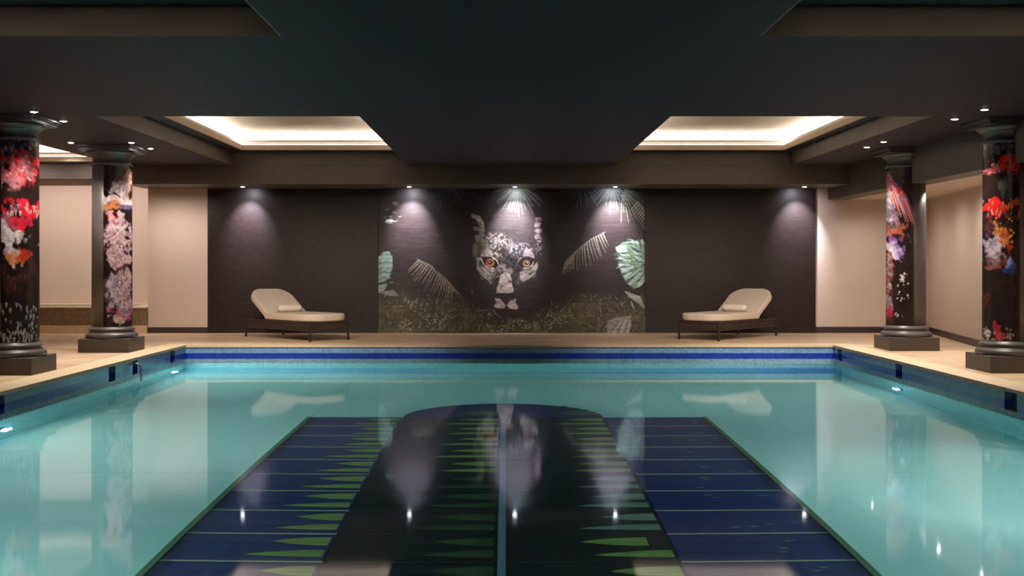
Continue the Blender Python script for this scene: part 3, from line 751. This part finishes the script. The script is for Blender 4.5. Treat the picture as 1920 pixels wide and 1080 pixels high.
# fascia skins inside the coffers (painted brown like the beam faces)
def frame(bm, r, t, z0, z1, mi=0, inward=True):
    a, b_, c, d = r
    box(bm, a, a+t, c, d, z0, z1, mi); box(bm, b_-t, b_, c, d, z0, z1, mi); box(bm, a+t, b_-t, c, c+t, z0, z1, mi); box(bm, a+t, b_-t, d-t, d, z0, z1, mi)
for i, h in enumerate(holes):
    bm = bmesh.new(); frame(bm, h, .012, ZS+.001, ZF-.001); struct('trim_%d' % (3+i), bm, M_FASCIA)
TZ = 3.17
tray_names = ['far left', 'far right', 'near left', 'near right', 'left aisle']
for i, (r, e) in enumerate(zip(ins, ex)):
    bm = bmesh.new(); frame(bm, (r[0]-.012, r[1]+.012, r[2]-.012, r[3]+.012), .022, ZF-.004, ZF+.075); struct('trim_%d' % (10+i), bm, M_RIM, bevel=(.004, 2))
    bm = bmesh.new(); frame(bm, e, .012, ZF+.046, TZ); box(bm, e[0], e[1], e[2], e[3], TZ, TZ+.05); struct('ceiling_tray', bm, M_TRAY)
    bm = bmesh.new()
    k = (e[0]+.012, e[1]-.012, e[2]+.012, e[3]-.012)
    frame(bm, k, .045, ZF+.125, ZF+.165); frame(bm, k, .025, ZF+.10, ZF+.125)
    struct('trim_%d' % (20+i), bm, M_CORN)
    labs = ['warm cove lighting strip glowing in the recessed tray above the left lounger',
            'warm cove lighting strip glowing in the recessed tray above the right lounger', None, None,
            'warm cove lighting strip in the narrow tray behind the left columns']
    bm = bmesh.new(); q = (e[0]+.02, e[1]-.02, e[2]+.02, e[3]-.02)
    frame(bm, q, .03, ZF+.047, ZF+.055)
    frame(bm, (k[0]+.004, k[1]-.004, k[2]+.004, k[3]-.004), .028, ZF+.1655, ZF+.168)
    o = obj('cove_light', bm, M_LED)
    tag(o, labs[i] or ('warm cove lighting strip of the near %s ceiling tray above the pool' % ('left' if i == 2 else 'right')), 'ceiling light', 'cove lights in the ceiling trays')
# deep back beam and its lower fascia, recess beam, right aisle beam and low ceiling
bm = bmesh.new(); box(bm, -6.0, 5.40, 18.0, YW+.01, 2.406, ZS); struct('trim_30', bm, M_FASCIA)
bm = bmesh.new(); box(bm, -9.3, -5.75, 20.2, 20.6, 2.655, ZS); box(bm, -6.03, -5.75, YW, 20.2, 2.655, ZS); struct('trim_31', bm, M_FASCIA)
bm = bmesh.new(); box(bm, 5.40, 5.72, -3.0, YW+.07, 2.222, ZS); struct('trim_32', bm, M_FASCIA)
bm = bmesh.new(); box(bm, 5.72, 7.3, -3.0, YW+.07, 2.224, 2.30); struct('ceiling_aisle', bm, M_CREAM)

# ------------------------------------------------------------------ whirlpool tub in the left recess
t = thing('whirlpool_tub', 'raised whirlpool tub clad in brown mosaic behind the left columns', 'whirlpool', (-7.5, 19.85, 0))
M_TUB = mosaic_mat('tub_mosaic', [(-2, (.17, .12, .065))], .4, .35)
X0, X1, Y0, Y1 = -1.55, 1.548, -.80, .74
bm = bmesh.new(); box(bm, X0, X1, Y0, Y0+.25, .13, .415); box(bm, X0, X1, Y1-.25, Y1, .13, .415); box(bm, X0, X0+.25, Y0+.25, Y1-.25, .13, .415); box(bm, X1-.25, X1, Y0+.25, Y1-.25, .13, .415)
obj('tiled_body', bm, M_TUB, t)
bm = bmesh.new(); box(bm, X0, X1, Y0-.02, Y1, 0, .13); obj('stone_base', bm, M_STONE, t, bevel=(.006, 2))
bm = bmesh.new()
for a in ((X0, X1, Y0-.015, Y0+.28), (X0, X1, Y1-.28, Y1), (X0, X0+.28, Y0+.28, Y1-.28), (X1-.28, X1, Y0+.28, Y1-.28)): box(bm, *a, .415, .445)
obj('rim', bm, M_COPING, t, bevel=(.006, 2))
bm = bmesh.new(); box(bm, X0+.25, X1-.25, Y0+.25, Y1-.25, .13, .36); obj('tub_water', bm, mat('tub_water', (.12, .3, .3), .03), t)

# ------------------------------------------------------------------ columns
def build_column(k, x, y, side, lab):
    t = thing('painted_column', lab, 'column', (x, y, 0), group='painted columns along the pool')
    bm = bmesh.new(); box(bm, -.33, .33, -.33, .33, 0, .178); obj('plinth', bm, M_PLINTH, t, bevel=(.006, 2))
    bm = bmesh.new()
    lathe(bm, [(.31, .178), (.328, .186), (.334, .205), (.330, .226), (.315, .240), (.300, .244), (.300, .252), (.288, .258), (.278, .270), (.282, .278), (.294, .281), (.296, .296), (.286, .307), (.272, .309), (.270, .324), (.256, .330)], 64)
    obj('base_moulding', bm, M_COL, t)
    bm = bmesh.new(); lathe(bm, [(.256, .326), (.254, 1.2), (.250, 2.445)], 64); obj('shaft', bm, M_COL, t)
    # painted wrap on the pool side, a curved sheet 4 mm proud of the shaft
    c = paint_column(k); H, W, _ = c.shape
    a0, a1 = (math.radians(-96), math.radians(92)) if side < 0 else (math.radians(-86), math.radians(-272))
    an = np.linspace(a0, a1, W)[None, :]; zz = np.linspace(2.440, .334, H)[:, None]
    th = np.linspace(-25, 163, W)          # the busy middle of the picture faces the pool corner
    uu = np.where(th < 88, .62*(np.sin(np.radians(th))+.42)/1.42, .62+.38*(th-88)/75)
    ix = np.clip(uu*(W-1), 0, W-1.001); i0 = ix.astype(int); fr = (ix-i0)[None, :, None]
    c = c[:, i0]*(1-fr)+c[:, i0+1]*fr
    rr_ = .262-(zz-.33)/2.1*.006 + 0*an
    rr_ = rr_.copy(); rr_[:, 0] -= .008; rr_[:, -1] -= .008
    P = np.stack([rr_*np.cos(an), rr_*np.sin(an), zz+0*an], -1)
    if side > 0: pass
    o = grid_mesh('painted_wrap', P, c, M_ART, t)
    o['label'] = 'glossy wrap of splashed colour'
    bm = bmesh.new()
    lathe(bm, [(.25, 2.440), (.268, 2.446), (.276, 2.456), (.268, 2.466), (.25, 2.470), (.246, 2.480)], 64, caps=False); obj('neck_ring', bm, M_COL, t)
    bm = bmesh.new()
    lathe(bm, [(.244, 2.468), (.244, 2.545), (.262, 2.552), (.262, 2.560), (.280, 2.570), (.312, 2.592), (.330, 2.612), (.334, 2.626), (.30, 2.628)], 64)
    obj('echinus', bm, M_COL, t)
    bm = bmesh.new()
    box(bm, -.335, .335, -.335, .335, 2.626, 2.660); box(bm, -.355, .355, -.355, .355, 2.660, 2.672); box(bm, -.375, .375, -.375, .375, 2.672, 2.6995)
    obj('abacus', bm, M_COL, t, bevel=(.004, 2))
cols_pos = [(1, -5.215, 12.16, -1, 'nearer left column wrapped in black, crimson and white splashed artwork, cut by the picture edge'),
            (2, -5.205, 15.18, -1, 'farther left column wrapped in pink and lavender splashed artwork, near the left lounger'),
            (3, 5.415, 15.48, 1, 'farther right column with orange brush strokes above black artwork, near the right lounger'),
            (4, 5.435, 12.39, 1, 'nearer right column wrapped in black artwork with bright red bands, at the picture edge')]
for a in cols_pos: build_column(*a)

# ------------------------------------------------------------------ recessed downlights
def downlight(x, y, z, lab, energy, target, spot, colr, group, blend=.8, radius=.03):
    t = thing('downlight', lab, 'downlight', (x, y, z), group=group)
    bm = bmesh.new(); lathe(bm, [(.036, -.006), (.05, -.006), (.052, -.001), (.052, .0)], 24, caps=False); obj('trim_ring', bm, M_STEEL, t, smooth=True)
    bm = bmesh.new(); lathe(bm, [(.002, -.012), (.02, -.011), (.036, -.005), (.036, -.001)], 24); obj('lens', bm, M_LAMP, t, smooth=True)
    if energy: add_light('SPOT', (x, y, z-.03), energy, colr, target=target, spot=spot, blend=blend, radius=radius, name='downlight_lamp')
zb = 2.406
cool = (.90, .88, 1.0)
for x, e, lab in ((-4.26, 70, 'small bright downlight in the beam above the left lounger, leftmost over the dark wall'),
               (-1.555, 110, 'small bright downlight over the left part of the cat mural'),
               (.16, 130, 'small bright downlight above the forehead of the cat in the mural'),
               (1.79, 130, 'small bright downlight over the right palm leaves of the mural'),
               (4.86, 70, 'small bright downlight in the beam above the right lounger, rightmost over the dark wall')):
    downlight(x, 18.62, zb, lab, e*4.6, (x, YW+.02, 1.75), 66, cool, 'downlights over the dark back wall', 1.0, .02)
    add_light('SPOT', (x, 18.66, zb-.02), e*.30, cool, target=(x, YW+.02, 1.9), spot=125, blend=1, radius=.02, name='downlight_wash')
warm = (1.0, .86, .70)
def column_lights(cx, cy, offs, which):
    for (dx, dy, words, sh) in offs:
        downlight(cx+dx, cy+dy, ZS, 'tiny downlight at the %s column capital, %s' % (which, words), 170 if sh else 80, (cx+dx*1.2, cy+dy*1.1, 0), 95, warm, 'downlights around the column capitals', .9)
column_lights(-5.215, 12.16, [(.425, -.50, 'on its camera side', 1), (.435, .25, 'on its pool side', 1)], 'nearer left')
column_lights(-5.205, 15.18, [(-.33, -.56, 'left of it', 0), (.44, -.56, 'at its front right corner', 1), (.455, .18, 'on its pool side', 1)], 'farther left')
column_lights(5.415, 15.48, [(-.62, -.28, 'nearest the far wall', 1), (-.62, -.96, 'on its camera side', 1)], 'farther right')
column_lights(5.435, 12.39, [(-.63, -.14, 'on its pool side', 1), (-.63, -.90, 'on its camera side', 1)], 'nearer right')
# unseen fill lamps without fixtures, added to brighten the aisles, deck and cream walls
for y in (18.3, 16.9, 15.5, 14.1, 12.7): add_light('SPOT', (5.86, y, 2.19), 42, (1, .9, .8), target=(6.1, y, 0), spot=165, blend=1, radius=.012, name='aisle_fill')  # added behind the right beam, no fixture, brightens the aisle wall
for x, e in ((-3.6, 600), (-2.1, 560), (2.3, 560), (3.9, 600)): add_light('SPOT', (x, 12.33, 2.99), e, (1, .84, .70), target=(x*1.08, 17.9, 0), spot=48, blend=1, radius=.06, name='fill_spot')  # added out of sight at the tray's near edge to brighten the far deck
for x in (-5.75, -5.25): add_light('SPOT', (x, 18.15, 2.39), 42, (1, .82, .74), target=(x+.02, YW, .6), spot=120, blend=1, radius=.012, name='fill_spot')  # added under the back beam, no fixture, evens out the left cream wall
for x in (-8.4, -7.4, -6.4): add_light('SPOT', (x, 19.2, 2.9), 65, (1, .82, .74), target=(x, 20.6, 1.0), spot=130, blend=1, radius=.012, name='recess_fill')  # added up in the left tray, no fixture, brightens the recess wall

# ------------------------------------------------------------------ sun loungers
def rounded(x0, x1, y0, y1, rs, n=8):
    """rs: radii at (x0,y0),(x1,y0),(x1,y1),(x0,y1)"""
    P = []
    for (cx, cy, a0, r) in ((x0+rs[0], y0+rs[0], PI, rs[0]), (x1-rs[1], y0+rs[1], 1.5*PI, rs[1]), (x1-rs[2], y1-rs[2], 0, rs[2]), (x0+rs[3], y1-rs[3], .5*PI, rs[3])):
        for i in range(n+1):
            a = a0+PI/2*i/n; P.append((cx+r*math.cos(a), cy+r*math.sin(a)))
    return P
def make_lounger(label):
    L, Wd = 1.80, .72
    t = thing('sun_lounger', label, 'sun lounger', group='sun loungers on the far pool deck')
    x0, x1, y0, y1 = -L/2, L/2, -Wd/2, Wd/2
    zt, zl = .290, .150
    bm = bmesh.new()
    for z0, z1 in ((zt-.028, zt), (zl, zl+.022)):
        box(bm, x0, x1, y0, y0+.03, z0, z1); box(bm, x0, x1, y1-.03, y1, z0, z1); box(bm, x0, x0+.03, y0+.03, y1-.03, z0, z1); box(bm, x1-.03, x1, y0+.03, y1-.03, z0, z1)
    for i in range(9):
        x = x0+.66+i*.125; box(bm, x-.02, x+.02, y0+.03, y1-.03, zt-.02, zt-.008)
    obj('frame', bm, M_LEG, t, bevel=(.003, 2))
    def weave(p0, p1):
        bm = bmesh.new(); p0 = Vector(p0); p1 = Vector(p1); d = (p1-p0); ln = d.length; d.normalize(); h = zt-zl-.05
        nn = Vector((-d.y, d.x, 0)); n = int(ln/.07)
        for s, off in ((1, .004), (-1, -.004)):
            for i in range(-2, n+1):
                a = i*.07; b_ = a+.105
                ta, tb = max(0, a), min(ln, b_)
                if tb <= ta: continue
                za = (ta-a)/.105*h; z_b = (tb-a)/.105*h
                if s < 0: za, z_b = h-za, h-z_b
                q0 = p0+d*ta+nn*off+Vector((0, 0, zl+.022+za)); q1 = p0+d*tb+nn*off+Vector((0, 0, zl+.022+z_b))
                u = (q1-q0).normalized(); v = nn.cross(u).normalized()*.009
                vs = [bm.verts.new(q) for q in (q0-v-nn*.002, q1-v-nn*.002, q1+v-nn*.002, q0+v-nn*.002, q0-v+nn*.002, q1-v+nn*.002, q1+v+nn*.002, q0+v+nn*.002)]
                for f in ((0,3,2,1),(4,5,6,7),(0,1,5,4),(1,2,6,5),(2,3,7,6),(3,0,4,7)): bm.faces.new([vs[i_] for i_ in f])
        # dense inner liner strands
        for kz in range(6):
            z = zl+.030+kz*h/6; 
            q0 = p0+Vector((0, 0, z)); q1 = p1+Vector((0, 0, z)); v = nn*.0015
            vs = [bm.verts.new(q) for q in (q0-v, q1-v, q1+v, q0+v, q0-v+Vector((0,0,h/6*.42)), q1-v+Vector((0,0,h/6*.42)), q1+v+Vector((0,0,h/6*.42)), q0+v+Vector((0,0,h/6*.42)))]
            for f in ((0,3,2,1),(4,5,6,7),(0,1,5,4),(1,2,6,5),(2,3,7,6),(3,0,4,7)): bm.faces.new([vs[i_] for i_ in f])
        obj('woven_panel', bm, M_RATTAN, t)
    e = .015
    weave((x0+e, y0+e, 0), (x1-e, y0+e, 0)); weave((x1-e, y0+e, 0), (x1-e, y1-e, 0)); weave((x1-e, y1-e, 0), (x0+e, y1-e, 0)); weave((x0+e, y1-e, 0), (x0+e, y0+e, 0))
    for sx in (x0+.014, x1-.014):
        for sy in (y0+.014, y1-.014):
            bm = bmesh.new(); box(bm, sx-.014, sx+.014, sy-.014, sy+.014, 0, zt-.005); obj('leg', bm, M_LEG, t, bevel=(.003, 2))
    hx = x0+.60
    bm = bmesh.new(); prism(bm, rounded(hx-.03, x1+.035, y0-.01, y1+.01, (.03, .25, .25, .03), 12), zt+.002, zt+.112)
    obj('seat_cushion', bm, M_CUSH, t, smooth=True, bevel=(.042, 5))
    # backrest: hinge at hx, leaning back towards the head end
    bm = bmesh.new(); prism(bm, rounded(-.70, .0, y0-.01, y1+.01, (.24, .03, .03, .24), 12), 0, .105)
    an = math.radians(33)
    Mx = Matrix.Translation((hx+.02, 0, zt+.006)) @ Matrix.Rotation(an, 4, 'Y')
    bm.transform(Mx); obj('backrest_cushion', bm, M_CUSH, t, smooth=True, bevel=(.042, 5))
    bm = bmesh.new()
    for s in (y0+.05, y1-.08): box(bm, -.66, 0, s, s+.03, -.024, -.002)
    for i in range(6): box(bm, -.62+i*.11, -.58+i*.11, y0+.05, y1-.05, -.02, -.004)
    bm.transform(Mx); obj('backrest_frame', bm, M_LEG, t)
    for s in (y0+.09, y1-.11):
        bm = bmesh.new()
        p1 = Mx @ Vector((-.42, s, -.02)); tube(bm, [(x0+.12, s, zt-.03), p1], .010, 8)
        obj('backrest_support', bm, M_LEG, t)
    return t
def copy_tree(o, parent=None):
    c = o.copy(); col.objects.link(c); c.parent = parent
    for ch in list(o.children): copy_tree(ch, c)
    return c
A1 = math.radians(-46)
lg = make_lounger('cream cushioned sun lounger on dark woven base, left of the cat mural')
lg.location = (-3.245, 17.79, 0.0); lg.rotation_euler.z = A1
l2 = copy_tree(lg); A2 = math.radians(228.7); l2.location = (3.50, 17.94, 0.0); l2.rotation_euler.z = A2
l2['label'] = 'cream cushioned sun lounger on dark woven base, right of the cat mural'
def pillow(root, ang, lab, tw):
    bm = bmesh.new(); n = 22; m = 24; Ln = .42; rings = []
    for i in range(n+1):
        t_ = i/n; y = (t_-.5)*Ln; r = .063*min(1, (1-abs(2*t_-1)**9))**.5 if 0 < t_ < 1 else .004
        r = max(r, .004)*(1-.10*math.exp(-((t_-.84)/.02)**2)-.05*math.exp(-((t_-.2)/.02)**2))
        rings.append([bm.verts.new((r*1.18*math.cos(2*PI*k/m), y, .058+r*.92*math.sin(2*PI*k/m))) for k in range(m)])
    for a, b_ in zip(rings, rings[1:]):
        for k in range(m): bm.faces.new((a[k], b_[k], b_[(k+1) % m], a[(k+1) % m]))
    bm.faces.new(rings[0]); bm.faces.new(list(reversed(rings[-1])))
    o = obj('bolster_pillow', bm, M_PILLOW, smooth=True)
    R = Matrix.Rotation(ang, 4, 'Z'); p = R @ Vector((-.90+.60+.12, 0.0, .403)); o.location = (root.location.x+p.x, root.location.y+p.y, p.z); o.rotation_euler.z = ang
    tag(o, lab, 'pillow', 'bolster pillows on the loungers')
pillow(lg, A1, 'small pale bolster pillow lying on the left sun lounger', 0)
pillow(l2, A2, 'small pale bolster pillow lying on the right sun lounger', 0)

# ------------------------------------------------------------------ camera, world, render look
cam = bpy.data.cameras.new('camera'); co = bpy.data.objects.new('camera', cam); link(co)
cam.sensor_width = 36; cam.lens = 2150/1920*36
cam.shift_x = 13/1920; cam.shift_y = -45/1920
co.location = (0, 0, 1.15); co.rotation_euler = (PI/2, 0, 0); cam.clip_end = 100
scene.camera = co
wd = bpy.data.worlds.new('world'); wd.use_nodes = True; scene.world = wd
wd.node_tree.nodes['Background'].inputs[0].default_value = (.02, .02, .025, 1); wd.node_tree.nodes['Background'].inputs[1].default_value = 0.3
vs = scene.view_settings; vs.view_transform = 'Standard'; vs.look = 'None'; vs.gamma = 1; vs.exposure = 0.0; vs.use_curve_mapping = False
cy = scene.cycles
cy.use_denoising = True
cy.caustics_reflective = True; cy.caustics_refractive = False
cy.sample_clamp_indirect = 3.0
cy.max_bounces = 10; cy.diffuse_bounces = 5; cy.glossy_bounces = 4; cy.transmission_bounces = 8
